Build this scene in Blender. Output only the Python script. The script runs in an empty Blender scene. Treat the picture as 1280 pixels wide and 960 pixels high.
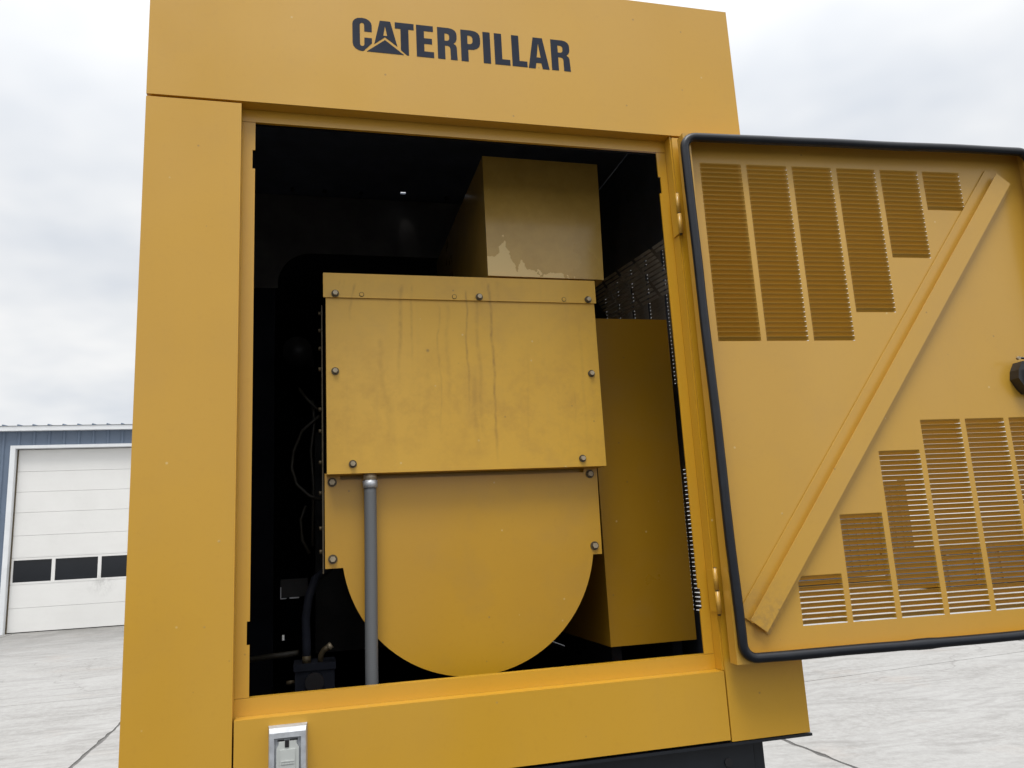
import bpy, bmesh, math, random
from mathutils import Vector, Matrix, noise
random.seed(4)
C = bpy.context.scene.collection
sc = bpy.context.scene
PI = math.pi

# ------------------------------------------------------------------ camera
cam_d = bpy.data.cameras.new('camera'); cam = bpy.data.objects.new('camera', cam_d); C.objects.link(cam)
YAW, PITCH, ROLL = 0.25442, 0.19738, -0.05402
fwd = Vector((math.sin(YAW)*math.cos(PITCH), math.cos(YAW)*math.cos(PITCH), math.sin(PITCH)))
r0 = Vector((math.cos(YAW), -math.sin(YAW), 0)); u0 = r0.cross(fwd)
rt = r0*math.cos(ROLL)+u0*math.sin(ROLL); up = -r0*math.sin(ROLL)+u0*math.cos(ROLL)
cam.matrix_world = Matrix(((rt.x, up.x, -fwd.x, 0.363), (rt.y, up.y, -fwd.y, -1.797), (rt.z, up.z, -fwd.z, 1.6), (0, 0, 0, 1)))
cam_d.sensor_width = 36; cam_d.lens = 991.27/1280*36
cam_d.clip_start = 0.05; cam_d.clip_end = 3000
sc.camera = cam

# ------------------------------------------------------------------ overcast sky, soft sun, exposure
SUN_EL, SUN_AZ = math.radians(67), math.radians(200)      # azimuth measured from +Y towards +X: behind the camera
w = bpy.data.worlds.new('World'); sc.world = w; w.use_nodes = True
nt = w.node_tree; nt.nodes.clear(); L = nt.links.new
def N(t, **k):
    n = nt.nodes.new(t)
    for a, b in k.items(): setattr(n, a, b)
    return n
out = N('ShaderNodeOutputWorld'); bg = N('ShaderNodeBackground'); bg.inputs[1].default_value = 0.1
sky = N('ShaderNodeTexSky', sky_type='NISHITA', sun_disc=False)
sky.sun_elevation = SUN_EL; sky.sun_rotation = SUN_AZ
tc = N('ShaderNodeTexCoord'); sep = N('ShaderNodeSeparateXYZ'); L(tc.outputs['Generated'], sep.inputs[0])
# project the cloud deck on a plane so that clouds crowd together near the horizon
zc = N('ShaderNodeMath', operation='MAXIMUM'); L(sep.outputs[2], zc.inputs[0]); zc.inputs[1].default_value = 0.0
za = N('ShaderNodeMath', operation='ADD'); L(zc.outputs[0], za.inputs[0]); za.inputs[1].default_value = 0.22
dx = N('ShaderNodeMath', operation='DIVIDE'); L(sep.outputs[0], dx.inputs[0]); L(za.outputs[0], dx.inputs[1])
dy = N('ShaderNodeMath', operation='DIVIDE'); L(sep.outputs[1], dy.inputs[0]); L(za.outputs[0], dy.inputs[1])
cb = N('ShaderNodeCombineXYZ'); L(dx.outputs[0], cb.inputs[0]); L(dy.outputs[0], cb.inputs[1])
n1 = N('ShaderNodeTexNoise'); n1.inputs['Scale'].default_value = 1.3; n1.inputs['Detail'].default_value = 4; n1.inputs['Roughness'].default_value = 0.55
L(cb.outputs[0], n1.inputs['Vector'])
cr = N('ShaderNodeMapRange'); cr.inputs[1].default_value = 0.33; cr.inputs[2].default_value = 0.60; L(n1.outputs[0], cr.inputs[0])
mx = N('ShaderNodeMix', data_type='RGBA'); L(cr.outputs[0], mx.inputs[0])
mx.inputs[6].default_value = (5.15, 5.45, 5.9, 1); mx.inputs[7].default_value = (7.3, 7.3, 7.25, 1)
gr = N('ShaderNodeMapRange'); gr.inputs[1].default_value = 0.0; gr.inputs[2].default_value = 1.0; gr.inputs[3].default_value = 0.96; gr.inputs[4].default_value = 3.5
zq = N('ShaderNodeMath', operation='POWER'); L(zc.outputs[0], zq.inputs[0]); zq.inputs[1].default_value = 4.0; L(zq.outputs[0], gr.inputs[0])
vm = N('ShaderNodeVectorMath', operation='SCALE'); L(mx.outputs[2], vm.inputs[0]); L(gr.outputs[0], vm.inputs['Scale'])
m2 = N('ShaderNodeMix', data_type='RGBA'); m2.inputs[0].default_value = 0.96; L(sky.outputs[0], m2.inputs[6]); L(vm.outputs[0], m2.inputs[7])
L(m2.outputs[2], bg.inputs[0]); L(bg.outputs[0], out.inputs[0])

sd = bpy.data.lights.new('sun', 'SUN'); sd.energy = 1.4; sd.angle = math.radians(24); sd.color = (1, 0.97, 0.92)
sun = bpy.data.objects.new('sun', sd); C.objects.link(sun)
sdir = Vector((math.sin(SUN_AZ)*math.cos(SUN_EL), math.cos(SUN_AZ)*math.cos(SUN_EL), math.sin(SUN_EL)))
sun.rotation_euler = sdir.to_track_quat('Z', 'Y').to_euler(); sun.location = sdir*20
sc.view_settings.view_transform = 'Standard'; sc.view_settings.look = 'None'; sc.view_settings.exposure = 0.44; sc.view_settings.gamma = 1
sc.cycles.max_bounces = 8; sc.cycles.diffuse_bounces = 5

# ------------------------------------------------------------------ materials
def mat(name, base, rough=0.5, metal=0.0, spec=0.5):
    m = bpy.data.materials.new(name); m.use_nodes = True
    b = m.node_tree.nodes['Principled BSDF']
    b.inputs['Base Color'].default_value = (*base, 1); b.inputs['Roughness'].default_value = rough
    b.inputs['Metallic'].default_value = metal; b.inputs['Specular IOR Level'].default_value = spec
    return m, m.node_tree, b
class NT:
    def __init__(s, t): s.t = t
    def n(s, ty, ins=None, **k):
        x = s.t.nodes.new(ty)
        for a, b in k.items(): setattr(x, a, b)
        for a, b in (ins or {}).items():
            if hasattr(b, 'is_linked') or isinstance(b, bpy.types.NodeSocket): s.t.links.new(b, x.inputs[a])
            else: x.inputs[a].default_value = b
        return x
    def math(s, op, a, b=0.0, c=0.0, clamp=False):
        x = s.n('ShaderNodeMath', {0: a, 1: b, 2: c}, operation=op); x.use_clamp = clamp; return x.outputs[0]
    def mix(s, f, a, b, mode='MIX'):
        x = s.n('ShaderNodeMix', {0: f, 6: a, 7: b}, data_type='RGBA', blend_type=mode); return x.outputs[2]
    def rng(s, v, a, b, c=0.0, d=1.0): return s.n('ShaderNodeMapRange', {0: v, 1: a, 2: b, 3: c, 4: d}).outputs[0]
    def noise(s, vec, scale, detail=4, rough=0.55, sc3=(1, 1, 1), dist=0.0):
        mp = s.n('ShaderNodeMapping', {0: vec, 3: sc3}).outputs[0]
        return s.n('ShaderNodeTexNoise', {'Vector': mp, 'Scale': scale, 'Detail': detail, 'Roughness': rough, 'Distortion': dist}).outputs[0]

YEL = (0.60, 0.322, 0.012); YEL2 = (0.575, 0.318, 0.027); DUST = (0.42, 0.30, 0.14)
def yellow(name, rough=0.33, dirt=0.25, streak=0.3, extra=None, base=YEL, coat=0.5, crough=.22):
    m, t, b = mat(name, base, rough, 0, 0.5); q = NT(t)
    b.inputs['Coat Weight'].default_value = coat; b.inputs['Coat Roughness'].default_value = crough
    co = q.n('ShaderNodeTexCoord').outputs['Object']
    c = q.mix(q.rng(q.noise(co, 1.7, 4), .35, .65), (*base, 1), (base[0]*.93, base[1]*.92, base[2]*1.15, 1))
    fine = q.noise(co, 60, 3, .6)
    c = q.mix(q.rng(fine, .55, .8, 0, .25), c, (base[0]*.8, base[1]*.76, base[2]*.9, 1))
    # grime: soft blotches and faint vertical runs
    bl = q.rng(q.noise(co, 6, 6, .62), .5, .74, 0, dirt)
    c = q.mix(bl, c, (0.40, 0.23, 0.05, 1))
    st = q.rng(q.noise(co, 1.0, 5, .6, (38, 8, 1.3)), .56, .75, 0, streak)
    c = q.mix(st, c, (0.40, 0.235, 0.06, 1))
    # fine scratches and rubbed, slightly faded areas
    rot = q.n('ShaderNodeMapping', {0: co, 2: (0, .5, 0), 3: (3, 3, 90)}).outputs[0]
    sc_ = q.n('ShaderNodeTexNoise', {'Vector': rot, 'Scale': 1.0, 'Detail': 3.0, 'Roughness': .5}).outputs[0]
    msk = q.rng(q.noise(co, 3.1, 3), .56, .66)
    c = q.mix(q.math('MULTIPLY', q.rng(sc_, .70, .74, 0, .45), msk), c, (base[0]*.72, base[1]*.7, base[2]*1.2+.02, 1))
    c = q.mix(q.rng(q.noise(co, .9, 3, .5, (1, 1, .5)), .42, .68, 0, .55), c, (base[0]*1.02, base[1]*1.1, base[2]+.06, 1))
    # tiny chips and specks
    sp = q.n('ShaderNodeTexVoronoi', {'Vector': co, 'Scale': 16.0, 'Randomness': 1.0})
    ch = q.rng(sp.outputs['Distance'], .030, .055, .5, 0.0)
    c = q.mix(ch, c, q.mix(q.rng(q.noise(co, 9, 2), .48, .52), (.72, .6, .3, 1), (.2, .12, .05, 1)))
    r = q.rng(q.noise(co, 5, 5), .3, .7, rough-.04, rough+.08)
    t.links.new(r, b.inputs['Roughness'])
    if extra: c = extra(q, co, c)
    t.links.new(c, b.inputs['Base Color'])
    # slight oil-canning of the sheet plus orange peel
    bmp = q.n('ShaderNodeBump', {'Strength': 0.25, 'Distance': 0.0035, 'Height': q.noise(co, 2.0, 2)})
    bm2 = q.n('ShaderNodeBump', {'Strength': 0.08, 'Distance': 0.0006, 'Height': q.noise(co, 260, 2), 'Normal': bmp.outputs[0]})
    t.links.new(bm2.outputs[0], b.inputs['Normal'])
    return m

def cover_stains(q, co, c):
    s = q.n('ShaderNodeSeparateXYZ', {0: co}); X, Z = s.outputs[0], s.outputs[2]
    wob = q.math('MULTIPLY', q.math('SUBTRACT', q.noise(co, 7, 3), .5), .035)
    fl = q.rng(q.noise(co, 40, 3), .3, .62, 0.15, 1)
    drips = [(.776, 2.29, 1.93, .0035, .75, 0), (.846, 2.31, 1.80, .0045, .85, 0), (.602, 2.30, 2.02, .006, .55, .03), (.630, 2.30, 2.05, .004, .4, 0),
             (.478, 2.30, 2.18, .0035, .8, .16), (.452, 2.31, 2.27, .0035, .8, .16), (.722, 2.25, 1.9, .006, .25, 0), (.806, 2.28, 1.84, .006, .4, 0),
             (.870, 2.32, 2.24, .008, .5, 0), (.905, 2.3, 2.25, .012, .45, 0), (1.03, 2.25, 2.2, .01, .35, 0), (.50, 2.31, 2.26, .005, .5, 0), (1.1, 2.2, 1.8, .005, .2, 0),
             (.44, 2.31, 2.275, .003, .7, .1), (.523, 2.31, 2.28, .003, .5, 0), (.545, 2.15, 1.84, .008, .3, -.04), (.70, 2.25, 1.86, .003, .35, 0), (.79, 2.05, 1.80, .008, .45, 0), (.83, 2.32, 2.27, .006, .6, 0), (.94, 2.1, 1.82, .004, .2, 0), (1.07, 2.0, 1.88, .003, .4, 0),
             (.56, 2.0, 1.82, .012, .25, -.05), (.664, 2.06, 1.85, .01, .25, .02)]
    for x0, z1, z0, wd, st, sl in drips:
        xx = q.math('ADD', q.math('SUBTRACT', X, q.math('MULTIPLY_ADD', q.math('SUBTRACT', Z, z1), sl, x0)), wob)
        a = q.rng(q.math('ABSOLUTE', xx), wd*.2, wd*1.3, st*.75, 0)
        a = q.math('MULTIPLY', a, q.rng(Z, z1, z1-.012, 0, 1)); a = q.math('MULTIPLY', a, q.rng(Z, z0, z0+.12, 0, 1))
        a = q.math('MULTIPLY', a, fl)
        c = q.mix(a, c, (.30, .155, .02, 1))
    sm = q.math('MULTIPLY', q.rng(q.noise(co, 13, 7, .72, (1, 1, 1)), .46, .74), q.rng(q.math('ABSOLUTE', q.math('SUBTRACT', Z, 1.965)), .03, .2, .62, .2))
    c = q.mix(sm, c, (.46, .245, .03, 1))
    dot = q.math('POWER', q.math('ADD', q.math('POWER', q.math('SUBTRACT', X, .668), 2), q.math('POWER', q.math('SUBTRACT', Z, 2.115), 2)), .5)
    c = q.mix(q.rng(dot, .001, .006, .6, 0), c, (.14, .09, .04, 1))
    return c
def air_box_dust(q, co, c):
    s = q.n('ShaderNodeSeparateXYZ', {0: co}); X, Z = s.outputs[0], s.outputs[2]
    big = q.noise(co, 16, 3, .5); sml = q.noise(co, 75, 3, .6)
    edge = q.rng(X, .86, 1.13, .072, .012)
    edge = q.math('ADD', edge, q.math('MULTIPLY', q.math('SUBTRACT', big, .5), .17)); edge = q.math('ADD', edge, q.math('MULTIPLY', q.math('SUBTRACT', sml, .5), .03))
    for px_, ph_, pw_ in ((.905, .034, 1.1), (.958, .018, 1.2), (1.115, .020, .8)):
        pk = q.math('SUBTRACT', ph_, q.math('MULTIPLY', q.math('ABSOLUTE', q.math('SUBTRACT', X, px_)), pw_))
        edge = q.math('ADD', edge, q.math('MAXIMUM', pk, 0.0))
    edge = q.math('SUBTRACT', edge, .012)
    edge = q.math('SUBTRACT', edge, q.rng(X, 1.09, 1.17, 0, .06))
    hgt = q.math('SUBTRACT', Z, 2.349)
    clean = q.math('MULTIPLY', q.math('LESS_THAN', hgt, edge), q.math('MULTIPLY', q.math('LESS_THAN', X, 1.15), q.math('LESS_THAN', s.outputs[1], .303)))
    dust = q.rng(q.noise(co, 45, 5, .7), .3, .7, .55, .92)
    dc = q.mix(q.rng(q.noise(co, 12, 4), .4, .6), (.64, .41, .09, 1), (.56, .355, .075, 1))
    c2 = q.mix(dust, c, dc)
    pale = q.mix(.8, c, (.95, .70, .28, 1))
    return q.mix(clean, c2, pale)
def brace_dirt(q, co, c):
    s = q.n('ShaderNodeSeparateXYZ', {0: co})
    a = q.math('MULTIPLY', q.rng(q.noise(co, 60, 5, .7), .42, .62), q.rng(s.outputs[2], 1.36, 1.50, .45, 0))
    return q.mix(a, c, (.25, .16, .06, 1))
M = {}
M['paint'] = yellow('yellow_enclosure_paint', .36, .12, .05)
M['door'] = yellow('yellow_door_inner_paint', .42, .22, .10, base=YEL2)
M['brace'] = yellow('yellow_brace_paint', .42, .25, .1, brace_dirt, YEL2)
M['cover'] = yellow('stained_yellow_cover', .45, .35, .12, cover_stains, (.69, .390, .028), .22, .35)
M['plate'] = yellow('yellow_end_plate', .40, .28, .03, base=(.58, .308, .009), coat=.35)
M['airbox'] = yellow('dusty_yellow_box', .30, .2, 0, air_box_dust, (.52, .29, .03), .45, .14)
M['cabinet'] = yellow('shaded_cabinet_yellow', .30, .3, .05, base=(.44, .225, .010), coat=.3)  # yellow darkened; the shade beside the jamb is put into the colour
M['bare'] = yellow('shaded_yellow_casting', .5, .5, .2, base=(.22, .12, .02))  # darker yellow; the shade behind the cover is in the colour
def simple(name, base, rough, metal=0.0, var=.2, scale=20, bump=0.0, spec=.5):
    m, t, b = mat(name, base, rough, metal, spec); q = NT(t); co = q.n('ShaderNodeTexCoord').outputs['Object']
    nz = q.noise(co, scale, 5, .6)
    t.links.new(q.mix(q.rng(nz, .3, .7), tuple(x*(1-var) for x in base)+(1,), tuple(min(1, x*(1+var)) for x in base)+(1,)), b.inputs['Base Color'])
    t.links.new(q.rng(q.noise(co, scale*.6, 3), .3, .7, rough*.85, min(1, rough*1.2)), b.inputs['Roughness'])
    if bump: t.links.new(q.n('ShaderNodeBump', {'Strength': bump, 'Distance': .002, 'Height': nz}).outputs[0], b.inputs['Normal'])
    return m
M['rubber'] = simple('black_rubber', (.004, .006, .011), .36, 0, .3, 40, .15)
M['liner'] = simple('lifted_foam_liner', (.12, .14, .19), .6, 0, .25, 5, .2, .4)  # lighter liner copy; haze and light of the upper interior put into the colour
M['lowliner'] = simple('black_foam_liner', (.012, .014, .022), .8, 0, .25, 8, .1, .2)  # black liner copy; shade of the lower interior put into the colour
M['bulk'] = simple('dark_bulkhead', (.125, .12, .118), .6, 0, .25, 8, .1, .3)  # tone raised with the liner to stand for haze up there
M['black'] = simple('black_frame_paint', (.008, .010, .014), .40, 0, .25, 12, .15)
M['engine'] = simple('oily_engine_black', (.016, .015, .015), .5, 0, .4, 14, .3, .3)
M['bolt'] = simple('zinc_bolt', (.42, .35, .24), .45, .4, .2, 60)
M['washer'] = simple('dull_washer', (.10, .075, .04), .5, .3, .3, 60)
M['ink'] = simple('dark_blue_grey_decal', (.010, .016, .034), .6, 0, .08, 10, 0, .25)
M['alu'] = simple('cast_aluminium', (.50, .52, .55), .42, .35, .15, 60, .2)
M['lid'] = simple('grey_plastic_lid', (.50, .52, .50), .45, 0, .05, 40)
M['dark'] = simple('black_plastic', (.015, .014, .016), .3, 0, .2, 30)
M['chrome'] = simple('chromed_metal', (.35, .38, .42), .15, .9, .15, 20)
M['slat'] = simple('dusty_grey_slat', (.5, .46, .4), .4, 0, .3, 20)
M['wire'] = simple('dull_cable', (.035, .03, .02), .5, 0, .3, 20)
M['glint'] = simple('bright_bare_metal', (.8, .8, .78), .3, .8, .1, 20)
def conduit_mat():
    m, t, b = mat('grey_flexible_conduit', (.16, .18, .20), .5, 0, .4); q = NT(t); co = q.n('ShaderNodeTexCoord').outputs['Object']
    wv = q.n('ShaderNodeTexWave', {'Vector': co, 'Scale': 60.0, 'Distortion': .3, 'Detail': 1.0}, wave_type='BANDS', bands_direction='Z')
    t.links.new(q.mix(q.rng(wv.outputs[1], .2, .8, 0, .12), (.150, .158, .166, 1), (.105, .112, .12, 1)), b.inputs['Base Color'])
    t.links.new(q.n('ShaderNodeBump', {'Strength': .12, 'Distance': .0006, 'Height': wv.outputs[1]}).outputs[0], b.inputs['Normal'])
    return m
M['conduit'] = conduit_mat()
def concrete():
    m, t, b = mat('pale_concrete', (.5, .49, .48), .85, 0, .3); q = NT(t); co = q.n('ShaderNodeTexCoord').outputs['Object']
    a = q.noise(co, .45, 8, .62, (1, 1.2, 1), .6); f = q.noise(co, 14, 9, .8, (1, 1, 1), .2); g = q.noise(co, 60, 4, .75)
    c = q.mix(q.rng(a, .36, .64), (.275, .266, .252, 1), (.345, .338, .326, 1))
    c = q.mix(q.rng(f, .40, .62, 0, .8), c, (.395, .389, .378, 1))
    c = q.mix(q.rng(q.noise(co, 1.6, 9, .72, (.6, 1.8, 1), 1.5), .47, .68, 0, .5), c, (.17, .16, .15, 1))
    c = q.mix(q.rng(g, .5, .75, 0, .45), c, (.25, .24, .23, 1))
    c = q.mix(q.rng(q.noise(co, .9, 6, .6), .58, .76, 0, .35), c, (.36, .29, .24, 1))
    # darker traffic-worn apron in front of the roller door, and small dark pits
    s = q.n('ShaderNodeSeparateXYZ', {0: co})
    ap = q.math('MULTIPLY', q.rng(s.outputs[1], 14.0, 21.5, 0, .85), q.rng(q.noise(co, 1.1, 7, .7, (1, .4, 1)), .38, .6, .4, 1))
    c = q.mix(ap, c, (.17, .165, .155, 1))
    v = q.n('ShaderNodeTexVoronoi', {'Vector': co, 'Scale': 3.2}).outputs[0]
    c = q.mix(q.rng(v, .02, .05, .55, 0), c, (.18, .17, .16, 1))
    # hairline cracks
    vc = q.n('ShaderNodeTexVoronoi', {'Vector': q.n('ShaderNodeVectorMath', {0: co, 1: q.n('ShaderNodeTexNoise', {'Vector': co, 'Scale': 1.3, 'Detail': 6.0}).outputs[1]}, operation='ADD').outputs[0], 'Scale': .11}, feature='DISTANCE_TO_EDGE').outputs[0]
    c = q.mix(q.rng(vc, .0005, .0016, .5, 0), c, (.2, .19, .18, 1))
    t.links.new(c, b.inputs['Base Color'])
    t.links.new(q.n('ShaderNodeBump', {'Strength': .35, 'Distance': .004, 'Height': q.math('ADD', f, g)}).outputs[0], b.inputs['Normal'])
    return m
M['concrete'] = concrete()
M['joint'] = simple('joint_filler', (.13, .125, .12), .9, 0, .35, 6, .3)
M['asphalt'] = simple('worn_asphalt', (.055, .054, .053), .9, 0, .35, 9, .4)
M['blue'] = simple('blue_steel_siding', (.125, .165, .23), .5, 0, .06, 2)
M['trim'] = simple('white_steel_trim', (.74, .76, .78), .45, 0, .05, 3)
M['glass'] = simple('dark_window_glass', (.008, .010, .014), .12, 0, .2, 1)
M['base'] = simple('grimy_base_concrete', (.26, .23, .2), .9, 0, .3, 5, .2)
def door_white():
    m, t, b = mat('white_door_section', (.76, .775, .78), .5); q = NT(t); co = q.n('ShaderNodeTexCoord').outputs['Object']
    c = q.mix(q.rng(q.noise(co, 1.5, 5, .6), .4, .7, 0, .35), (.78, .775, .755, 1), (.69, .68, .66, 1))
    sp = q.n('ShaderNodeSeparateXYZ', {0: co})
    d = q.math('POWER', q.math('ADD', q.math('POWER', q.math('SUBTRACT', sp.outputs[0], -5.0), 2), q.math('POWER', q.math('SUBTRACT', sp.outputs[2], 1.12), 2)), .5)
    d2 = q.math('MULTIPLY', q.rng(d, .05, .40, .5, 0), q.rng(q.noise(co, 6, 7, .7, (1, 1, .6)), .44, .66))
    c = q.mix(d2, c, (.22, .21, .2, 1))
    t.links.new(c, b.inputs['Base Color']); return m
M['white'] = door_white()
M['box_blue'] = simple('dark_blue_container_paint', (.09, .11, .145), .55, 0, .15, 3)

# ------------------------------------------------------------------ mesh helpers
def box(bm, x0, x1, y0, y1, z0, z1):
    v = [bm.verts.new(p) for p in ((x0, y0, z0), (x1, y0, z0), (x1, y1, z0), (x0, y1, z0), (x0, y0, z1), (x1, y0, z1), (x1, y1, z1), (x0, y1, z1))]
    for f in ((0, 3, 2, 1), (4, 5, 6, 7), (0, 1, 5, 4), (1, 2, 6, 5), (2, 3, 7, 6), (3, 0, 4, 7)): bm.faces.new([v[i] for i in f])
    return bm
def boxes(*bs):
    bm = bmesh.new()
    for b in bs: box(bm, *b)
    return bm
def prism(bm, pts, y0, y1):
    "polygon given as (x, z), extruded in y"
    a = [bm.verts.new((x, y0, z)) for x, z in pts]; b = [bm.verts.new((x, y1, z)) for x, z in pts]
    n = len(pts); bm.faces.new(a); bm.faces.new(b[::-1])
    for i in range(n): bm.faces.new((a[i], b[i], b[(i+1) % n], a[(i+1) % n]))
    return bm
def tube(bm, pts, r, seg=12, closed=False, cap=True, rfun=None):
    pts = [Vector(p) for p in pts]; n = len(pts); rings = []; prev = None
    for i, p in enumerate(pts):
        if closed: t = (pts[(i+1) % n]-pts[i-1]).normalized()
        else: t = (pts[min(i+1, n-1)]-pts[max(i-1, 0)]).normalized()
        if prev is None:
            a = Vector((0, 1, 0)) if abs(t.y) < .9 else Vector((1, 0, 0)); u = (a-t*a.dot(t)).normalized()
        else: u = (prev-t*prev.dot(t)).normalized()
        prev = u; v = t.cross(u); rr = rfun(i) if rfun else r
        rings.append([bm.verts.new(p+(u*math.cos(2*PI*k/seg)+v*math.sin(2*PI*k/seg))*rr) for k in range(seg)])
    for i in range(n if closed else n-1):
        A, B = rings[i], rings[(i+1) % n]
        for k in range(seg):
            f = bm.faces.new((A[k], A[(k+1) % seg], B[(k+1) % seg], B[k])); f.smooth = True
    if not closed and cap: bm.faces.new(rings[0][::-1]); bm.faces.new(rings[-1])
    return bm
def cyl(bm, p0, p1, r, seg=16): return tube(bm, [p0, p1], r, seg)
def mesh_of(name, bm, m, bevel=0.0, smooth=False, segs=2):
    if bevel:
        es = [e for e in bm.edges if len(e.link_faces) == 2 and e.calc_face_angle(0) > .6]
        bmesh.ops.bevel(bm, geom=es, offset=bevel, segments=segs, affect='EDGES', profile=.5, clamp_overlap=True)
    bmesh.ops.recalc_face_normals(bm, faces=bm.faces)
    me = bpy.data.meshes.new(name); bm.to_mesh(me); bm.free(); me.materials.append(m)
    if smooth:
        for p in me.polygons: p.use_smooth = True
    return me
def link(name, me, parent=None, loc=None, rot=0.0):
    o = bpy.data.objects.new(name, me); C.objects.link(o)
    if parent is not None:
        o.parent = parent
        if loc is None: loc = -abs_loc(parent)
    if loc is not None: o.location = loc
    o.rotation_euler = (0, 0, rot)
    return o
def abs_loc(o):
    v = o.location.copy()
    if o.parent: v = v+abs_loc(o.parent)
    return v
def part(name, bm, m, parent, bevel=0.0, label=None, smooth=False, segs=2):
    o = link(name, mesh_of(name, bm, m, bevel, smooth, segs), parent)
    if label: o['label'] = label
    return o
def thing(name, label, cat, loc=(0, 0, 0), group=None):
    o = bpy.data.objects.new(name, None); C.objects.link(o); o.location = loc; o.empty_display_size = .2
    o['label'] = label; o['category'] = cat
    if group: o['group'] = group
    return o
def sheet_holes(bm, x0, x1, z0, z1, holes, y=0.0, swap=None):
    "flat sheet in the x,z plane with rectangular holes (x0,x1,z0,z1)"
    xs = sorted({x0, x1, *[h[0] for h in holes], *[h[1] for h in holes]}); zs = sorted({z0, z1, *[h[2] for h in holes], *[h[3] for h in holes]})
    vs = {}
    def V(i, j):
        if (i, j) not in vs:
            p = (xs[i], y, zs[j]); vs[(i, j)] = bm.verts.new(p if not swap else swap(*p))
        return vs[(i, j)]
    for i in range(len(xs)-1):
        for j in range(len(zs)-1):
            cx, cz = (xs[i]+xs[i+1])/2, (zs[j]+zs[j+1])/2
            if any(h[0] < cx < h[1] and h[2] < cz < h[3] for h in holes): continue
            bm.faces.new((V(i, j), V(i+1, j), V(i+1, j+1), V(i, j+1)))
    return bm
LW, LP = .119, .0130
def louver_bm(bm=None, ox=0.0, oz=0.0, swap=None, lod=False):
    "one pressed louvre: flush at its top edge, bulging outwards (+y), open along its bottom edge"
    bm = bm or bmesh.new()
    prof = [(0, LP), (.0003, .0117), (.0042, .0101), (.0092, .0065), (.0120, .0017)] if not lod else [(0, LP), (.006, .0097), (.012, .0017)]
    xs = [(0, 0), (.0035, .65), (.009, 1), (LW-.009, 1), (LW-.0035, .65), (LW, 0)] if not lod else [(0, 0), (.006, 1), (LW-.006, 1), (LW, 0)]
    g = []
    for x, k in xs:
        row = []
        for y, z in prof:
            p = (ox+x, y*k, oz+(z if k else max(z, .0018)))
            row.append(bm.verts.new(p if not swap else swap(*p)))
        g.append(row)
    for i in range(len(g)-1):
        for j in range(len(prof)-1):
            f = bm.faces.new((g[i][j], g[i+1][j], g[i+1][j+1], g[i][j+1])); f.smooth = True
    return bm

# ================================================================== GROUND
yj0 = [-9.0, -1.1, 2.6, None, 9.5, 14.05, 17.6, 21.60]
def yj(k, x):
    if k == 3: return 6.0+.11*(x-5.0)
    return yj0[k]
xj = [-12.39, -6.96, -1.53, 3.90, 9.33, 14.76]
bmg = bmesh.new(); box(bmg, -1500, 1500, -1500, 1500, -.30, -.012)
g = link('ground', mesh_of('ground', bmg, M['joint'])); g['kind'] = 'structure'
def slab(i, k):
    x0, x1 = xj[i]+.018, xj[i+1]-.018; n = 30
    def ed(x, kk, s): return yj(kk, x)+s*(.008+.007*noise.noise(Vector((x*5, kk*7.3, s))))
    lo = [(x0+(x1-x0)*t/n, ed(x0+(x1-x0)*t/n, k, 1)) for t in range(n+1)]; hi = [(x0+(x1-x0)*t/n, ed(x0+(x1-x0)*t/n, k+1, -1)) for t in range(n+1)]
    ys0, ys1 = lo[-1][1], hi[-1][1]
    ri = [(x1+.022*noise.noise(Vector((x1, (ys0+(ys1-ys0)*t/n)*6, 5))), ys0+(ys1-ys0)*t/n) for t in range(1, n)]
    ys0, ys1 = lo[0][1], hi[0][1]
    le = [(x0+.022*noise.noise(Vector((x0, (ys0+(ys1-ys0)*t/n)*6, 9))), ys0+(ys1-ys0)*t/n) for t in range(1, n)]
    pts = lo+ri+hi[::-1]+le[::-1]
    bm = bmesh.new(); a = [bm.verts.new((x, y, 0)) for x, y in pts]; b = [bm.verts.new((x, y, -.012)) for x, y in pts]
    bm.faces.new(a)
    for j in range(len(pts)): bm.faces.new((a[j], b[j], b[(j+1) % len(pts)], a[(j+1) % len(pts)]))
    return bm
for i in range(len(xj)-1):
    for k in range(len(yj0)-1):
        if k > 1: part('concrete_slab', slab(i, k), M['concrete'], g)
part('unseen_asphalt_apron', boxes((-60, 60, -60, 2.59, -.011, -.004)), M['asphalt'], g)  # unseen ground, assumed dark so little light bounces onto the undersides
# concrete beyond the jointed slabs
bo = boxes((-400, xj[0]-.01, 2.61, 21.6, -.010, 0), (xj[-1]+.01, 400, 2.61, 21.6, -.010, 0), (-400, 400, 21.61, 400, -.010, 0))
part('outer_paving', bo, M['concrete'], g)

# ================================================================== SHOP BUILDING (left background)
YB = 21.69
bld = thing('shop_building', 'blue metal-clad workshop with a white overhead door across the concrete yard', 'building', (-6, YB, 0))
DX0, DX1, DZ = -7.17, -2.9, 4.72
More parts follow.
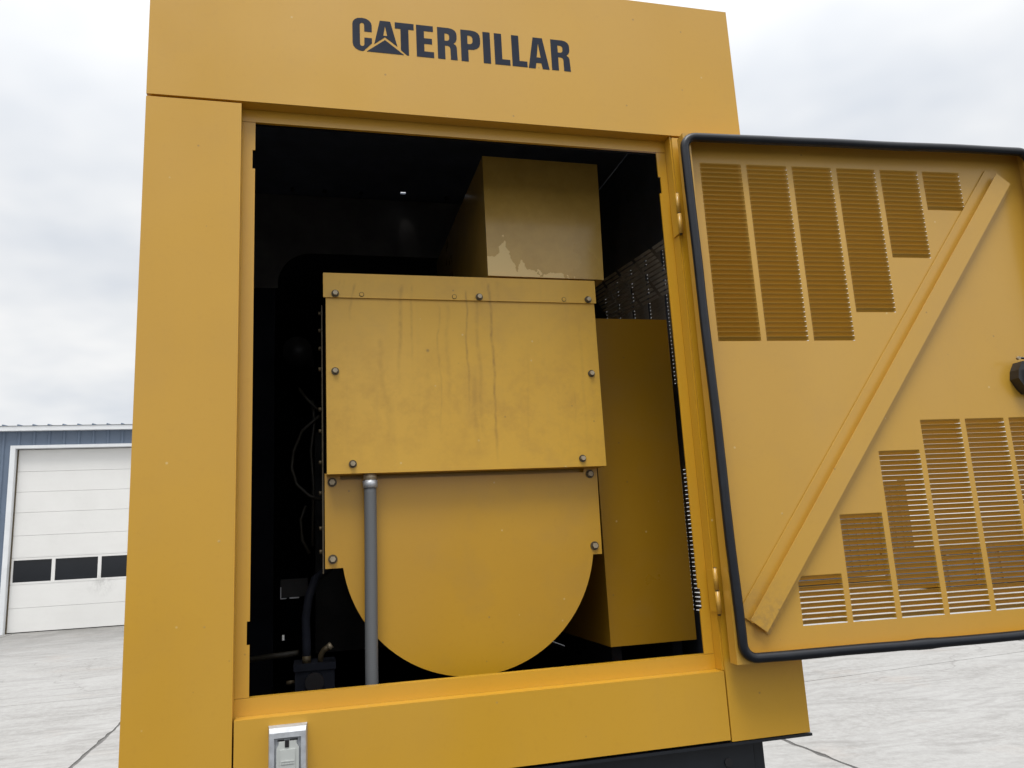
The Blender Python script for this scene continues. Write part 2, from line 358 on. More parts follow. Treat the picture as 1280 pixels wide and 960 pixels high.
# ribbed siding: vertical ribs at 0.36 m
def siding(bm, x0, x1, z0, z1, y=YB):
    box(bm, x0, x1, y, y+.05, z0, z1)
    x = math.ceil((x0-.02+7.5)/.36)*.36-7.5
    while x < x1-.04:
        if x > x0+.02: prism_x(bm, x, y, z0, z1)
        x += .36
def prism_x(bm, x, y, z0, z1, w1=.045, w2=.022, d=.032):
    pts = [(x-w1, y), (x-w2, y-d), (x+w2, y-d), (x+w1, y)]
    a = [bm.verts.new((px, py, z0)) for px, py in pts]; b = [bm.verts.new((px, py, z1)) for px, py in pts]
    bm.faces.new(a); bm.faces.new(b[::-1])
    for i in range(3): bm.faces.new((a[i], b[i], b[i+1], a[i+1]))
for (x0, x1, z0, z1) in ((-24, DX0-.15, .36, 5.2), (DX0-.15, DX1+.15, DZ+.10, 5.2), (DX1+.15, 3.5, .36, 5.2)):
    bm = bmesh.new(); siding(bm, x0, x1, z0, z1); part('wall_panel', bm, M['blue'], bld)
part('foundation', boxes((-24, DX0-.15, YB-.03, YB+.1, 0, .36), (DX1+.15, 3.5, YB-.03, YB+.1, 0, .36)), M['base'], bld)
part('side_wall', boxes((3.42, 3.5, YB+.06, YB+18, 0, 5.2), (-24, -23.92, YB+.06, YB+18, 0, 5.2), (-24, 3.5, YB+17.9, YB+18, 0, 5.2)), M['blue'], bld)
part('eave_gutter', boxes((-24.15, 3.65, YB-.16, YB-.002, 5.20, 5.32)), M['trim'], bld, .012)
bm = bmesh.new()   # low-slope ribbed roof
v = [bm.verts.new(p) for p in ((-24.2, YB-.18, 5.33), (3.7, YB-.18, 5.33), (3.7, YB+9, 5.95), (-24.2, YB+9, 5.95), (3.7, YB+18.2, 5.33), (-24.2, YB+18.2, 5.33))]
bm.faces.new((v[0], v[1], v[2], v[3])); bm.faces.new((v[3], v[2], v[4], v[5]))
rf = part('roof', bm, M['trim'], bld)
rib = boxes((-.018, .018, -.17, 9.0, -.002, .032))
for vv in rib.verts: vv.co.z += (vv.co.y+.2)*.0674
rme = mesh_of('roof_rib', rib, M['blue'])
x = -12.18
while x < 3.6:
    o = link('roof_rib', rme, rf, Vector((x, YB, 5.332))-abs_loc(rf)); x += .36
part('door_trim', boxes((DX0-.15, DX0-.03, YB-.05, YB+.16, 0, DZ+.10), (DX1+.03, DX1+.15, YB-.05, YB+.16, 0, DZ+.10), (DX0-.03, DX1+.03, YB-.05, YB+.16, DZ+.02, DZ+.10)), M['trim'], bld, .004)
part('door_track', boxes((DX0-.028, DX0, YB+.12, YB+.17, 0, DZ)), M['washer'], bld)
part('door_track', boxes((DX1, DX1+.028, YB+.12, YB+.17, 0, DZ)), M['washer'], bld)
od = part('overhead_door', boxes((DX0, DX1, YB+.20, YB+.24, .02, DZ+.02)), M['white'], bld)
zs = [.02, .62, 1.21, 1.89, 2.46, 3.06, 3.60, 4.14, 4.72]
for i in range(8):
    z0, z1 = zs[i], zs[i+1]
    bm = bmesh.new()
    if i == 2:
        hx = []; xx = DX0+.045
        while xx < DX1-.2:
            x2 = min(xx+(.90 if not hx else 1.02), DX1-.06); hx.append((xx, x2, z0+.06, z1-.06)); xx = x2+.085
        edges = [DX0]+[e for h in hx for e in h[:2]]+[DX1]
        box(bm, DX0, DX1, YB+.148, YB+.198, z0+.004, z0+.06); box(bm, DX0, DX1, YB+.148, YB+.198, z1-.06, z1-.004)
        for a in range(0, len(edges), 2): box(bm, edges[a], edges[a+1], YB+.148, YB+.198, z0+.06, z1-.06)
        s = part('door_section', bm, M['white'], od)
        for h in hx:
            part('window_pane', boxes((h[0]+.002, h[1]-.002, YB+.178, YB+.185, h[2]+.002, h[3]-.002)), M['glass'], od)
    else:
        box(bm, DX0, DX1, YB+.148, YB+.198, z0+.003, z1-.003)
        for zz in (z0+(z1-z0)/3, z0+(z1-z0)*2/3): box(bm, DX0+.02, DX1-.02, YB+.1475, YB+.1478, zz-.004, zz+.004)
        part('door_section', bm, M['white'], od, .004, segs=1)

# ================================================================== YARD OBJECTS seen only through the open door's louvres
ct = thing('shipping_container', 'dark blue steel container standing in the yard behind the open louvred door', 'container', (15.2, 19.2, 0))
bm = bmesh.new(); box(bm, 13.0, 17.0, 17.9, 20.3, .16, 2.75)
x = 13.15
while x < 16.9: box(bm, x, x+.12, 17.86, 17.902, .25, 2.62); x += .26
part('container_body', bm, M['box_blue'], ct)
for a in (12.95, 16.91):
    for b in (17.84, 20.22): part('corner_frame', boxes((a, a+.14, b, b+.14, 0, 2.8)), M['box_blue'], ct)
sk = thing('waste_skip', 'low dark open steel skip standing behind the open louvred door', 'skip', (17.4, 14.9, 0))
part('skip_body', boxes((14.6, 20.4, 14.20, 14.24, .06, .84), (14.6, 20.4, 16.1, 16.14, .06, .84), (14.6, 14.64, 14.245, 16.095, .06, .84), (20.36, 20.4, 14.245, 16.095, .06, .84), (14.645, 20.355, 14.245, 16.095, .06, .10)), M['box_blue'], sk)
part('top_rim', boxes((14.56, 20.44, 14.16, 14.197, .80, .88), (14.56, 20.44, 16.143, 16.18, .80, .88)), M['black'], sk)
for a in range(8): part('rib', boxes((14.75+.76*a, 14.83+.76*a, 14.15, 14.197, .06, .795)), M['box_blue'], sk)
part('runner', boxes((14.8, 20.2, 14.4, 14.5, .0, .058), (14.8, 20.2, 15.8, 15.9, .0, .058)), M['black'], sk)

# ================================================================== GENERATOR ENCLOSURE
W = 1.52
enc = thing('generator_enclosure', 'yellow sheet-metal generator enclosure on a black base, its louvred access door swung open', 'generator enclosure', (W/2, 1.6, 0))
post = boxes((0, .2082, 0, .0365, 1.119, 2.6505)); part('corner_post', post, M['paint'], enc, .005, segs=3)
hd = part('header_panel', boxes((0, 1.523, 0, .0365, 2.657, 3.060)), M['paint'], enc, .004, segs=3)
part('lower_panel', boxes((.2118, 1.3095, 0, .0365, 1.1235, 1.2765)), M['paint'], enc, .0085, segs=4)
part('seam_shade_strip', boxes((.003, .205, .0368, .0380, 2.640, 2.665)), M['lowliner'], enc)  # black strip added so the seam reads as deep shade
part('corner_post', boxes((1.3130, 1.52, 0, .0365, 1.1195, 2.6505)), M['paint'], enc, .006, segs=3)
# door frame, set back behind the panels; the side strips carry small latch and hinge cut-outs
segs_l = [(1.3125, 1.418, 0), (1.418, 1.466, -.006), (1.466, 2.505, 0), (2.505, 2.553, -.006), (2.553, 2.6247, 0)]
def stepped(bm, f):
    "one strip outline (x, z) with notches, extruded"
    return prism(bm, f, .0385, .0425)
L_ = [(.19, 1.3125)]+[(.2375+d, z) for z0, z1, d in segs_l for z in (z0, z1)]+[(.19, 2.6247)]
R__ = [(1.3085, 1.3125)]+[(1.2825-d, z) for z0, z1, d in segs_l for z in (z0, z1)]+[(1.3085, 2.6247)]
part('jamb_strip', stepped(bmesh.new(), L_), M['paint'], enc)
part('jamb_strip', stepped(bmesh.new(), R__), M['paint'], enc)
part('top_rail', boxes((.19, 1.33, .0375, .046, 2.6255, 2.70)), M['paint'], enc, .0015)
part('sill_rail', boxes((.205, 1.3087, .0375, .060, 1.24, 1.3118)), M['paint'], enc, .0015)
part('jamb_return', boxes((1.3090, 1.3125, .005, .0500, 1.2775, 2.6565)), M['paint'], enc, .001)
# skins of the body
part('side_panel', boxes((.002, .005, .0385, 3.3, 1.119, 2.99)), M['paint'], enc)
rwh = []
for k in range(7):
    y0 = .125+.1345*k; rwh.append((y0, y0+LW, 2.570-LP*38, 2.570)); rwh.append((y0, y0+LW, 1.368, 1.368+LP*34))
bm = sheet_holes(bmesh.new(), .0385, 3.3, 1.119, 2.99, rwh, 1.508, swap=lambda x, y, z: (y, x, z))
part('louvered_side_panel', bm, M['liner'], enc)
bm = bmesh.new()
for h in rwh:
    n = round((h[3]-h[2])/LP)
    for j in range(n): louver_bm(bm, h[0], h[2]+LP*j, swap=lambda x, y, z: (1.508+y, x, z), lod=True)
o = part('side_louver', bm, simple('lit_louver_paint', (.22, .19, .15), .5, 0, .3, 20), enc); o['kind'] = 'stuff'  # louvre colour lightened so they read as catching light
bm = bmesh.new()      # tilted louvred exhaust baffle hanging inside the side panel
for row in range(11):
    for col in range(5):
        y1 = 1.06-.15*col-.018*row; y0 = y1-.130
        f = lambda y: 2.578-(1.06-y)*.095-.0165*row
        if y0 < .30: continue
        za, zb = f(y0), f(y1)
        v = [bm.verts.new(p) for p in ((1.446, y0, za), (1.446, y1, zb), (1.452, y1, zb-.0075), (1.452, y0, za-.0075))]; bm.faces.new(v)
o = part('baffle_slat', bm, M['slat'], enc); o['kind'] = 'stuff'
# ceiling / roof with one small pierced slot that lets daylight in
SX0, SX1, SY0, SY1 = .7150, .7360, 1.150, 1.168
part('roof_panel', boxes((0, SX0, .038, 3.3, 2.9905, 2.996), (SX1, 1.523, .038, 3.3, 2.9905, 2.996), (SX0, SX1, .038, SY0, 2.9905, 2.996), (SX0, SX1, SY1, 3.3, 2.9905, 2.996)), M['liner'], enc)
part('liner', boxes((.006, .012, .06, 3.28, 1.14, 2.985), (.013, 1.5, 3.2, 3.29, 1.118, 2.985)), M['lowliner'], enc)
part('front_liner', boxes((.08, .19, .052, .060, 1.14, 2.985)), M['lowliner'], enc)
part('front_liner', boxes((1.335, 1.5, .052, .060, 1.14, 2.985)), M['lowliner'], enc)
part('header_liner', boxes((.2, 1.33, .077, .083, 2.64, 2.985)), M['lowliner'], enc)
part('rear_panel', boxes((.0, 1.523, 3.301, 3.305, 1.119, 2.99)), M['paint'], enc)
part('floor_panel', boxes((.0, 1.523, -.003, 3.3, 1.1115, 1.1175)), M['black'], enc, .002)
# bulkhead with round-cornered opening
def arch(x0, x1, z0, z1, r, n=8):
    pts = [(x0, z0)]+[(x0+r-r*math.cos(PI/2*i/n), z1-r+r*math.sin(PI/2*i/n)) for i in range(n+1)]+[(x1-r+r*math.sin(PI/2*i/n), z1-r+r*math.cos(PI/2*i/n)) for i in range(n+1)]+[(x1, z0)]
    return pts
ar = arch(.245, 1.32, 2.600, 2.745, .125)
poly = [(.012, 2.600)]+ar+[(1.5, 2.600), (1.5, 2.985), (.012, 2.985)]
part('lower_bulkhead', boxes((.012, .235, 1.222, 1.228, 1.12, 2.598)), M['lowliner'], enc)  # black plate; the shade below the bulkhead is in its colour
part('bulkhead', prism(bmesh.new(), poly, 1.22, 1.225), M['bulk'], enc)
bm = bmesh.new()
for x in (.30, .42, .56, .90, 1.02, 1.12): cyl(bm, (x, 1.17, 2.9895), (x, 1.17, 2.980), .008, 10)
part('roof_rivet', bm, M['dark'], enc)
# base beam, skid and fuel tank
bm = bmesh.new()
box(bm, .04, 1.372, .012, .030, .86, 1.109)
part('base_beam', bm, M['black'], enc, .006, segs=3)
part('end_plate', boxes((1.377, 1.402, .020, 3.2, .80, 1.1105)), M['black'], enc, .008, segs=3)
part('drain_hole', cyl(bmesh.new(), (1.3035, .0085, 1.0735), (1.3035, .0115, 1.0735), .0095, 18), M['dark'], enc)
part('fuel_tank', boxes((.08, 1.36, .035, 3.2, .55, 1.1085)), M['black'], enc, .01)
for x in (.15, 1.22):
    for y in (.25, 2.9): part('support_leg', boxes((x, x+.1, y, y+.1, .012, .548), (x-.06, x+.16, y-.06, y+.16, .001, .0115)), M['black'], enc, .002)

# lettering: flat print 0.4 mm proud of the header
G = {
'C': [[(16, 75), (-2.6, 75), (-2.6, 93), (-4.2, 97.5), (-8.2, 99), (-12, 97.5), (-13.6, 93), (-13.6, 39.5), (-12, 35), (-8.2, 33.5), (-4.4, 35), (-2.7, 39.5), (-2.7, 58), (16, 58), (16, 44), (-5.6, 20.2), (-11, 20), (-18.5, 22), (-25.5, 26.5), (-30, 33), (-31.8, 42), (-31.8, 94), (-30.5, 101), (-26, 107), (-19, 111.2), (-8.2, 112.8), (2, 111.4), (9.5, 107.2), (14.2, 101), (16, 94)]],
'A': [[(36.4, 110.3), (62.6, 110.3), (79.4, 41.5), (48.6, 64.9), (21.6, 42.6)], [(49.2, 96), (44.4, 68.8), (54.4, 68.8)]],
'tri': [[(48.6, 57), (95.5, 20), (2.5, 20)]],
'T': [[(74, 110.5), (121.8, 110.5), (121.8, 93.2), (108, 93.2), (108, 19.8), (103.5, 19.8), (88, 33), (88, 93.2), (74, 93.2)]],
'E': [[(128, 110.3), (171.3, 110.3), (171.3, 94.2), (147.7, 94.2), (147.7, 73.8), (168, 73.8), (168, 57.8), (147.7, 57.8), (147.7, 36.2), (172.2, 36.2), (172.2, 19.8), (128, 19.8)]],
'R': [[(182.2, 110.3), (212, 110.3), (221, 108.6), (228, 104.5), (231.6, 98.5), (232.6, 91), (232.2, 80), (229.5, 72.5), (223.5, 66.5), (229, 63), (231.8, 57), (232.8, 20), (215.4, 20), (215.1, 51), (213.5, 56.5), (209, 59), (201.3, 59), (201.3, 20), (182.2, 20)], [(200.9, 94), (200.9, 73), (207, 73), (211.2, 75), (213, 79), (213, 88.5), (211.2, 92.3), (207, 94)]],
'P': [[(243, 110.3), (271, 110.3), (281.5, 108.8), (289, 104.3), (293.2, 97.5), (294.4, 88), (294.2, 75), (291.5, 65.5), (285, 58.8), (276, 55), (261.9, 54.2), (261.9, 19.8), (243, 19.8)], [(260.7, 95), (260.7, 70.2), (267, 70.2), (271.8, 72.5), (274, 77), (274.1, 88), (272, 92.8), (267, 95)]],
'I': [[(301.5, 110.3), (320.9, 110.3), (320.9, 19.8), (301.5, 19.8)]],
'L': [[(332, 110.1), (351.7, 110.1), (351.7, 36.2), (372.8, 36.2), (372.8, 19.8), (332, 19.8)]],
'L2': [[(378.5, 110.1), (398.1, 110.1), (398.1, 36.4), (419.2, 36.4), (419.2, 19.8), (378.5, 19.8)]],
'A2': [[(437.6, 110.1), (463.4, 110.1), (479.4, 19), (460.4, 19), (457.6, 35.8), (443.8, 35.8), (441, 19), (422.2, 19)], [(451.2, 94), (445.6, 52), (456.8, 52)]],
'R2': [[(486.4, 110.2), (518, 110.2), (527.5, 108.5), (534.2, 104), (537.6, 98), (538.4, 90.5), (538, 79.5), (535.2, 72), (528.8, 66), (534.4, 62.6), (537, 56.5), (538.6, 19.6), (519.9, 19.6), (519.7, 51.5), (518, 56.5), (513.8, 59), (505.4, 59), (505.4, 19.6), (486.4, 19.6)], [(505.3, 94), (505.3, 73), (512.5, 73), (517, 75), (519, 79.5), (519, 88.5), (517, 92.4), (512.5, 94)]]}
for k, loops in G.items():
    cu = bpy.data.curves.new('letter', 'CURVE'); cu.dimensions = '2D'; cu.fill_mode = 'BOTH'; cu.extrude = .0002
    for lp in loops:
        s = cu.splines.new('POLY'); s.points.add(len(lp)-1); s.use_cyclic_u = True
        for i, (x, z) in enumerate(lp): s.points[i].co = (.5+x/1000, 2.8+z/1000, 0, 1)
    tmp = bpy.data.objects.new('tmp', cu); C.objects.link(tmp)
    bpy.context.view_layer.update()
    me = bpy.data.meshes.new_from_object(tmp.evaluated_get(bpy.context.evaluated_depsgraph_get()))
    bpy.data.objects.remove(tmp)
    for v in me.vertices: v.co = Vector((v.co.x, -.0004+v.co.z, v.co.y))
    me.materials.clear(); me.materials.append(M['ink']); me.name = 'letter'
    link('triangle_emblem' if k == 'tri' else 'letter', me, hd)

# ---------------------------------------------------------------- hinged door
DA = math.radians(3.5); DOX, DOY = 1.318, -.020
HD = Vector((DOX, DOY, 0))
DW, DZ0, DZ1, DT = 1.056, 1.2965, 2.6340, .036
cols = []
for k, n in enumerate((38, 38, 38, 32, 20, 9)): cols.append((.0565+.1345*k, 2.5705-LP*n, n))
for k, n in enumerate((9, 20, 32, 38, 38, 38)): cols.append((.1970+.1345*k, 1.3665, n))
bm = sheet_holes(bmesh.new(), 0.0, DW, DZ0, DZ1, [(x, x+LW, z, z+LP*n) for x, z, n in cols])
# folded pan edges (towards the viewer) and inward lips
t = .002
box(bm, 0, t, -DT, -.0002, DZ0, DZ1); box(bm, DW-t, DW, -DT, -.0002, DZ0, DZ1)
box(bm, t, DW-t, -DT, -.0002, DZ1-t, DZ1); box(bm, t, DW-t, -DT, -.0002, DZ0, DZ0+t)
lip = .020
box(bm, t, lip, -DT, -DT+t, DZ0+t, DZ1-t); box(bm, DW-lip, DW-t, -DT, -DT+t, DZ0+t, DZ1-t)
box(bm, lip, DW-lip, -DT, -DT+t, DZ1-lip, DZ1-t); box(bm, lip, DW-lip, -DT, -DT+t, DZ0+t, DZ0+lip)
door = link('door', mesh_of('door', bm, M['door']), enc, HD-enc.location, -DA)
door['label'] = 'open yellow access door showing its inner side with stepped louvre columns and a diagonal brace'
def dpart(name, bm, m, bevel=0.0, loc=(0, 0, 0), smooth=False, label=None):
    o = link(name, mesh_of(name, bm, m, bevel, smooth), door, Vector(loc))
    if label: o['label'] = label
    return o
lme = mesh_of('louver', louver_bm(), M['door'])
hidden = []
cnt = 0
for ci, (x, z, n) in enumerate(cols):
    for j in range(n):
        if ci == 11 or (ci == 10 and j < 12): hidden.append((x, z+LP*j)); continue
        link('louver', lme, door, Vector((x, 0, z+LP*j))); cnt += 1
bm = bmesh.new()
for x, z in hidden: louver_bm(bm, x, z)
o = dpart('louver_rest', bm, M['door']); o['kind'] = 'stuff'; o.name = 'louver_bank'
# seal: rounded rectangle bulb
def rrect(x0, x1, z0, z1, r, step=.03, cn=7):
    pts = []
    def line(a, b):
        n = max(2, int((Vector(b)-Vector(a)).length/step))
        for i in range(1, n): pts.append(tuple(Vector(a).lerp(Vector(b), i/n)))
    def arc(cx, cz, a0):
        for i in range(cn+1):
            a = a0+PI/2*i/cn; pts.append((cx+r*math.cos(a), cz+r*math.sin(a)))
    line((x0+r, z0), (x1-r, z0)); arc(x1-r, z0+r, -PI/2); line((x1, z0+r), (x1, z1-r)); arc(x1-r, z1-r, 0)
    line((x1-r, z1), (x0+r, z1)); arc(x0+r, z1-r, PI/2); line((x0, z1-r), (x0, z0+r)); arc(x0+r, z0+r, PI)
    return pts
sp = rrect(.0060, DW-.010, 1.3095, 2.6195, .032)
SR = .0118
P3 = []
for i, (x, z) in enumerate(sp):
    nx = noise.noise(Vector((x*4, z*4, 0)))*.0022; nz = noise.noise(Vector((x*4, z*4, 7)))*.0030
    if x < .1: nx -= .008*(z-1.95)/.65
    P3.append((x+nx, -DT-.0085+noise.noise(Vector((x*5, z*5, 3)))*.001, z+nz))
seal_path = P3
def sr(i):
    x, _, z = P3[i]
    k = 1.0
    if z < 1.35 and .46 < x < .50: k = 1.13
    return SR*k*(1+.05*noise.noise(Vector((x*9, 1, z*9))))
dpart('door_seal', tube(bmesh.new(), P3, SR, 14, closed=True, rfun=sr), M['rubber'], smooth=True)
# diagonal hat-section brace
a0 = Vector((.0313, 1.4080)); a1 = Vector((.9340, 2.5790)); d = (a1-a0).normalized(); pr = Vector((d.y, -d.x))
secs = [(0, .0), (0, .0022), (.041, .0022), (.041, .0158), (.0272, .0158), (.0272, .0175), (.077, .0175), (.0805, .0022), (.092, .0022), (.092, .0)]
bm = bmesh.new(); ra = []; rb = []
for s_, t_ in secs:
    e0 = a0+pr*s_+d*.0; e1 = a1+pr*s_
    ra.append(bm.verts.new((e0.x, -t_-.0024, e0.y))); rb.append(bm.verts.new((e1.x, -t_-.0024, e1.y)))
for i in range(len(secs)-1): bm.faces.new((ra[i], ra[i+1], rb[i+1], rb[i]))
bm.faces.new(ra[::-1]); bm.faces.new(rb)
dpart('diagonal_brace', bm, M['brace'], .0009)
# latch handle at the free edge
lb = bmesh.new(); prism(lb, [(.900, 1.935), (.912, 1.922), (.965, 1.915), (.965, 2.012), (.903, 2.008), (.889, 1.985), (.884, 1.962)], -.032, -.001)
lh = dpart('latch_handle', lb, M['dark'], .006, (.010, 0, 0))
hb = bmesh.new(); prism(hb, [(.905, 1.950), (.945, 1.935), (.945, 1.99), (.906, 1.985)], -.044, -.033); h2 = dpart('latch_paddle', hb, M['chrome'], .004, (.010, 0, 0))
dpart('latch_rod', tube(bmesh.new(), [(.889, -.036, 2.016), (.93, -.036, 2.014), (.955, -.036, 2.022)], .003, 10), M['dark'], loc=(.010, 0, 0), smooth=True)
dpart('latch_screw', cyl(bmesh.new(), (.888, -.042, 2.015), (.888, -.034, 2.015), .0045, 12), M['bolt'], loc=(.010, 0, 0))
# hinges
for z0, z1 in ((2.370, 2.481), (1.408, 1.514)):
    zm = (z0+z1)/2; bm = bmesh.new()
    cyl(bm, (1.3055, -.0125, zm+.002), (1.3055, -.0125, z1), .0056, 14)
    hg = part('hinge', bm, M['brace'], enc)
    part('hinge_knuckle', cyl(bmesh.new(), (1.3065, -.0125, z0), (1.3065, -.0125, zm-.001), .0060, 14), M['brace'], hg)
    part('hinge_pin', cyl(bmesh.new(), (1.306, -.0125, z0-.004), (1.306, -.0125, z1+.002), .004, 10), M['washer'], hg)
    part('hinge_leaf', boxes((1.3055, 1.3082, -.012, .030, z0+.004, z1-.004)), M['paint'], hg)

# ================================================================== ALTERNATOR inside
gen = thing('alternator', 'yellow alternator end with stained terminal cover, half-round end plate and bolts, inside the open enclosure', 'generator', (.777, .7, 1.117))
def bolt(x, y, z, parent, r=.0064, label=None):
    o = part('bolt', cyl(bmesh.new(), (x, y-.0115, z), (x, y-.003, z), r, 6), M['bolt'], parent, .001, segs=1)
    part('washer', cyl(bmesh.new(), (x, y-.003, z), (x, y-.0003, z), r*1.55, 20), M['washer'], o)
strip = part('top_strip', boxes((.3970, 1.1545, .245, .2485, 2.2560, 2.3230), (.3970, 1.1545, .2487, .33, 2.3195, 2.3230)), M['cover'], gen, .001)
for x in (.4278, .8142, 1.1302): bolt(x, .245, 2.2660, strip)
for x in (.4961, .7451, 1.0586):
    part('rivet', cyl(bmesh.new(), (x, .2435, 2.2655), (x, .2448, 2.2655), .0052, 14), M['cover'], strip)
    part('rivet_rim', tube(bmesh.new(), [(x+.0058*math.cos(a*PI/8), .2446, 2.2655+.0058*math.sin(a*PI/8)) for a in range(16)], .0009, 6, closed=True), M['washer'], strip)
cov = part('terminal_cover', boxes((.4035, 1.1500, .2500, .2530, 1.7930, 2.2580), (.4035, 1.1500, .2532, .30, 1.7930, 1.7955), (.4035, .4060, .2532, .30, 1.7957, 2.2555), (1.1475, 1.15, .2532, .30, 1.7957, 2.2555)), M['cover'], gen, .0008, segs=1)
for x, z in ((.4261, 2.0582), (1.1256, 2.0520), (.4675, 1.8171), (1.0820, 1.8152)): bolt(x, .25, z, cov)
part('terminal_box', boxes((.4075, 1.1440, .3015, .95, 1.8000, 2.3185)), M['bare'], gen, .003)
# end plate: rectangle with corner tabs and a half-round bottom
cx, cz, R_ = .777, 1.6088, .3378
pts = [(.3985, 1.5605), (.3985, 1.7995), (.436, 1.7995), (.438, 1.7820), (1.100, 1.7820), (1.102, 1.7960), (1.1400, 1.7960), (1.1370, 1.5575), (cx+math.sqrt(R_**2-(1.5575-cz)**2), 1.5575)]
aa0 = math.atan2(1.5575-cz, math.sqrt(R_**2-(1.5575-cz)**2)); aa1 = -PI-math.atan2(1.5605-cz, math.sqrt(R_**2-(1.5605-cz)**2))
nA = 48
for i in range(1, nA+1):
    a = aa0+(aa1-aa0)*i/nA; pts.append((cx+R_*math.cos(a), cz+R_*math.sin(a)))
ep = part('end_plate', prism(bmesh.new(), pts, .300, .3035), M['plate'], gen)
part('recess_strip', boxes((.425, 1.115, .322, .325, 1.74, 1.7990)), M['plate'], gen)
for x, z in ((.4173, 1.7765), (.4173, 1.5835), (1.1176, 1.7765), (1.1165, 1.5806)): bolt(x, .30, z, ep, .0075)
part('side_flange', boxes((.3925, .3955, .2995, .334, 1.5490, 2.2500)), M['washer'], gen)
for z in (2.232, 2.1844, 2.135, 2.0782, 1.9698, 1.9121, 1.83, 1.7511, 1.6614, 1.603):
    part('side_bolt', cyl(bmesh.new(), (.3922, .318, z), (.3845, .318, z), .006, 6), M['washer'], gen)
part('stator_housing', cyl(bmesh.new(), (cx, .33, 1.600), (cx, 1.18, 1.600), .315, 48), M['bare'], gen)
# ---- flexible conduit
cd = thing('flexible_conduit', 'grey flexible conduit hanging vertically from the terminal cover on a silver fitting', 'conduit', (.5065, .275, 1.12))
cpts = [(.5115+.0003*math.sin(i*.2)-.00014*i, .274, 1.762-.017*i) for i in range(38)]
part('conduit_tube', tube(bmesh.new(), cpts, .0158, 20), M['conduit'], cd, smooth=True)
part('fitting_nut', cyl(bmesh.new(), (.5115, .274, 1.757), (.5115, .274, 1.776), .0192, 10), M['alu'], cd, .0015)
part('fitting_collar', cyl(bmesh.new(), (.5115, .274, 1.7765), (.5115, .274, 1.7925), .0170, 20), M['bolt'], cd, .001)

# ---- sheet box above
ab = thing('air_intake_box', 'square yellow sheet-metal box with a band of worn dusty paint, above the terminal cover', 'metal box', (1.03, .7, 2.35))
part('box_shell', prism(bmesh.new(), [(.8555, 2.3490), (1.2055, 2.3470), (1.2135, 2.7160), (.8555, 2.7180)], .300, 1.19), M['airbox'], ab, .002)
part('box_flange', boxes((.90, 1.16, .36, 1.1, 2.325, 2.3465)), M['dark'], ab)
# ---- tall cabinet at the right
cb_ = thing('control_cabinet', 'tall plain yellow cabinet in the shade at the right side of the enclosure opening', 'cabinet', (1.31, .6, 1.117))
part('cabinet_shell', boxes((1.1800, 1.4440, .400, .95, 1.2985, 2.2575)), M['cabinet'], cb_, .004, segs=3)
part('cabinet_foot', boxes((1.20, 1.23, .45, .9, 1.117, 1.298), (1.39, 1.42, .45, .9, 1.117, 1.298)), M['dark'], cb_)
# ---- engine mass and the loose bits on the left
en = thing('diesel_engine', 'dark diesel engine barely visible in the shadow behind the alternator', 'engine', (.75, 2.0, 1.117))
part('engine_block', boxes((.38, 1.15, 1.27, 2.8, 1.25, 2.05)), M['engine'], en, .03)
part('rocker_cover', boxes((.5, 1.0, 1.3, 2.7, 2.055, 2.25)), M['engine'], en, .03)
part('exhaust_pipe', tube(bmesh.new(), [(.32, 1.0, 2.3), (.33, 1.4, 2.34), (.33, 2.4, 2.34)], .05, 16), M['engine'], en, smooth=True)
cbx = thing('fuel_control_box', 'black fuel valve box with hoses on top, low at the left inside the enclosure', 'valve box', (.37, .5, 1.12))
part('valve_body', boxes((.3225, .4235, .45, .55, 1.2, 1.300)), M['lowliner'], cbx, .004)
part('valve_cap', boxes((.3190, .4270, .445, .555, 1.301, 1.318)), M['lowliner'], cbx, .003)
part('dial', cyl(bmesh.new(), (.372, .436, 1.272), (.372, .449, 1.272), .024, 24), M['dark'], cbx, .002)
part('hose', tube(bmesh.new(), [(.352, .47, 1.32), (.352, .48, 1.36), (.350, .5, 1.43), (.357, .52, 1.48), (.375, .56, 1.53), (.42, .62, 1.56)], .0115, 14), M['lowliner'], cbx, smooth=True)
part('hose_fitting', cyl(bmesh.new(), (.352, .47, 1.3185), (.352, .47, 1.336), .0125, 6), M['washer'], cbx)
part('elbow', tube(bmesh.new(), [(.388, .47, 1.319), (.389, .47, 1.335), (.397, .465, 1.348), (.41, .46, 1.357)], .0075, 12), M['washer'], cbx, smooth=True)
part('elbow_nut', cyl(bmesh.new(), (.408, .46, 1.354), (.4165, .46, 1.3605), .0095, 6), M['bolt'], cbx)
part('pipe', tube(bmesh.new(), [(.16, .62, 1.318), (.25, .6, 1.327), (.33, .56, 1.335)], .008, 12), M['wire'], cbx, smooth=True)
part('side_fitting', cyl(bmesh.new(), (.300, .5, 1.268), (.3220, .5, 1.268), .006, 8), M['washer'], cbx)
part('pipe_clip', boxes((.287, .293, .55, .555, 1.372, 1.386)), M['glint'], cbx)
wr = thing('wiring_harness', 'loose dark wires looping beside the left edge of the terminal cover', 'wires', (.33, .7, 1.6))
for pl in ([(.385, .6, 2.02), (.35, .62, 2.06), (.33, .63, 2.09)], [(.39, .6, 2.0), (.34, .62, 1.96), (.315, .63, 1.9), (.31, .63, 1.85), (.325, .62, 1.80), (.36, .6, 1.765), (.40, .6, 1.75)],
           [(.37, .62, 2.05), (.375, .62, 1.98), (.365, .62, 1.90), (.372, .62, 1.80), (.368, .62, 1.62)], [(.35, .65, 1.74), (.335, .66, 1.70), (.34, .66, 1.64), (.36, .66, 1.60)]):
    part('wire', tube(bmesh.new(), pl, .0045, 8), M['wire'], wr, smooth=True)
lp_ = thing('metal_bracket', 'small dark bracket with two bright edges, low at the left inside the enclosure', 'bracket', (.28, .7, 1.47))
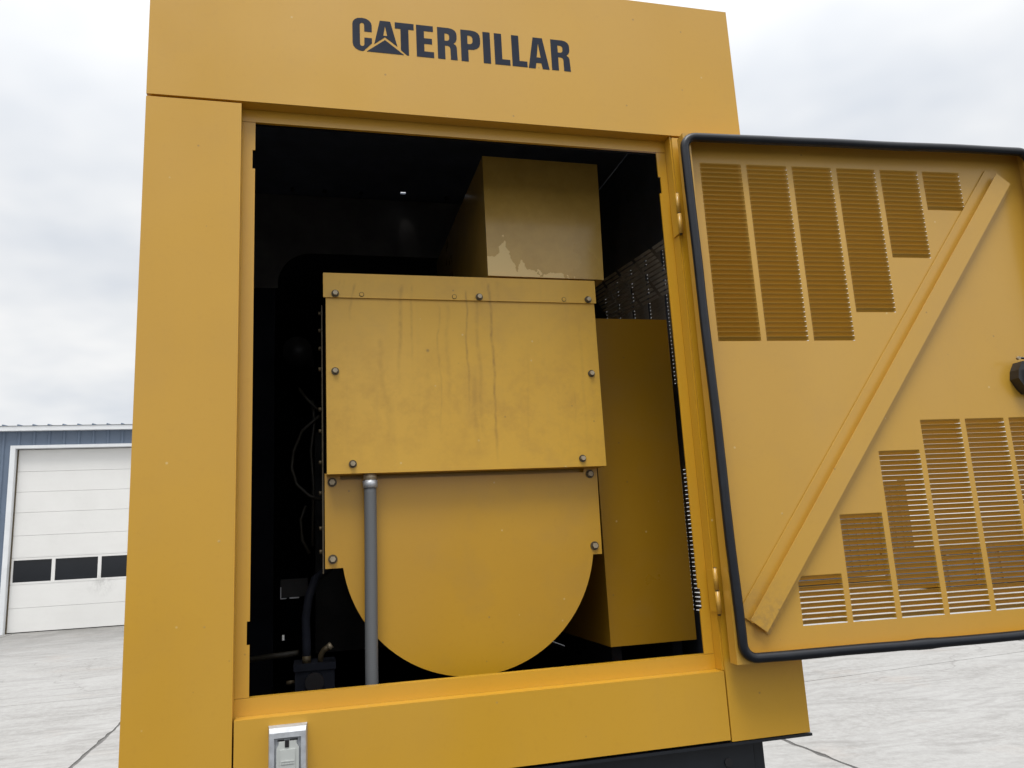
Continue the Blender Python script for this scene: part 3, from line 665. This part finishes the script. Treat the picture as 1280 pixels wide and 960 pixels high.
part('bracket_plate', boxes((.277, .355, .70, .72, 1.478, 1.53)), M['engine'], lp_)
part('bright_edge', boxes((.277, .279, .697, .6995, 1.476, 1.508), (.277, .294, .697, .6995, 1.474, 1.4765), (.303, .330, .697, .6995, 1.474, 1.4775)), M['alu'], lp_)

# ================================================================== WEATHERPROOF OUTLET on the lower panel
ob = thing('weatherproof_outlet', 'small grey weatherproof outlet cover screwed to the lower panel at its left end', 'outlet box', (.318, -.015, 1.12))
OX0, OX1, OZ0, OZ1, OY = .281, .3535, 1.128, 1.2545, -.030
bm = bmesh.new()
def ring(x0, x1, z0, z1, y): return [bm.verts.new(p) for p in ((x0, y, z0), (x1, y, z0), (x1, y, z1), (x0, y, z1))]
loops = [ring(OX0-.002, OX1+.002, OZ0-.002, OZ1+.006, -.0003), ring(OX0, OX1, OZ0, OZ1+.004, -.020), ring(OX0+.001, OX1-.001, OZ0+.001, OZ1-.004, OY), ring(OX0+.010, OX1-.010, OZ0+.008, OZ1-.014, OY), ring(OX0+.013, OX1-.013, OZ0+.011, OZ1-.017, OY+.007)]
for A, B in zip(loops, loops[1:]):
    for i in range(4): bm.faces.new((A[i], A[(i+1) % 4], B[(i+1) % 4], B[i]))
bm.faces.new(loops[-1])
part('cover_housing', bm, M['alu'], ob, .0012)
lid = part('spring_lid', prism(bmesh.new(), [(OX0+.0145, OZ0+.013), (OX1-.0145, OZ0+.013), (OX1-.0145, OZ1-.034), (OX1-.019, OZ1-.026), (OX1-.019, OZ1-.0205), (OX0+.019, OZ1-.0205), (OX0+.019, OZ1-.026), (OX0+.0145, OZ1-.034)], OY-.001, OY+.0065), M['lid'], ob, .0015)
part('lid_panel', boxes((OX0+.0215, OX1-.0215, OY-.0035, OY-.0012, OZ0+.02, OZ1-.036)), M['lid'], lid, .001)
part('lid_rib', boxes(*[(OX0+.0235, OX1-.0235, OY-.0047, OY-.0036, z, z+.0018) for z in (1.196, 1.1915)]), M['lid'], lid)
part('hinge_gap', boxes((OX0+.031, OX0+.039, OY-.0025, OY+.006, OZ1-.032, OZ1-.0195), (OX0+.0165, OX0+.0295, OY+.0, OY+.0068, OZ1-.0200, OZ1-.0180), (OX0+.0405, OX1-.0165, OY+.0, OY+.0068, OZ1-.0200, OZ1-.0180)), M['dark'], ob)
print('louvers', cnt, 'stuff', len(hidden))
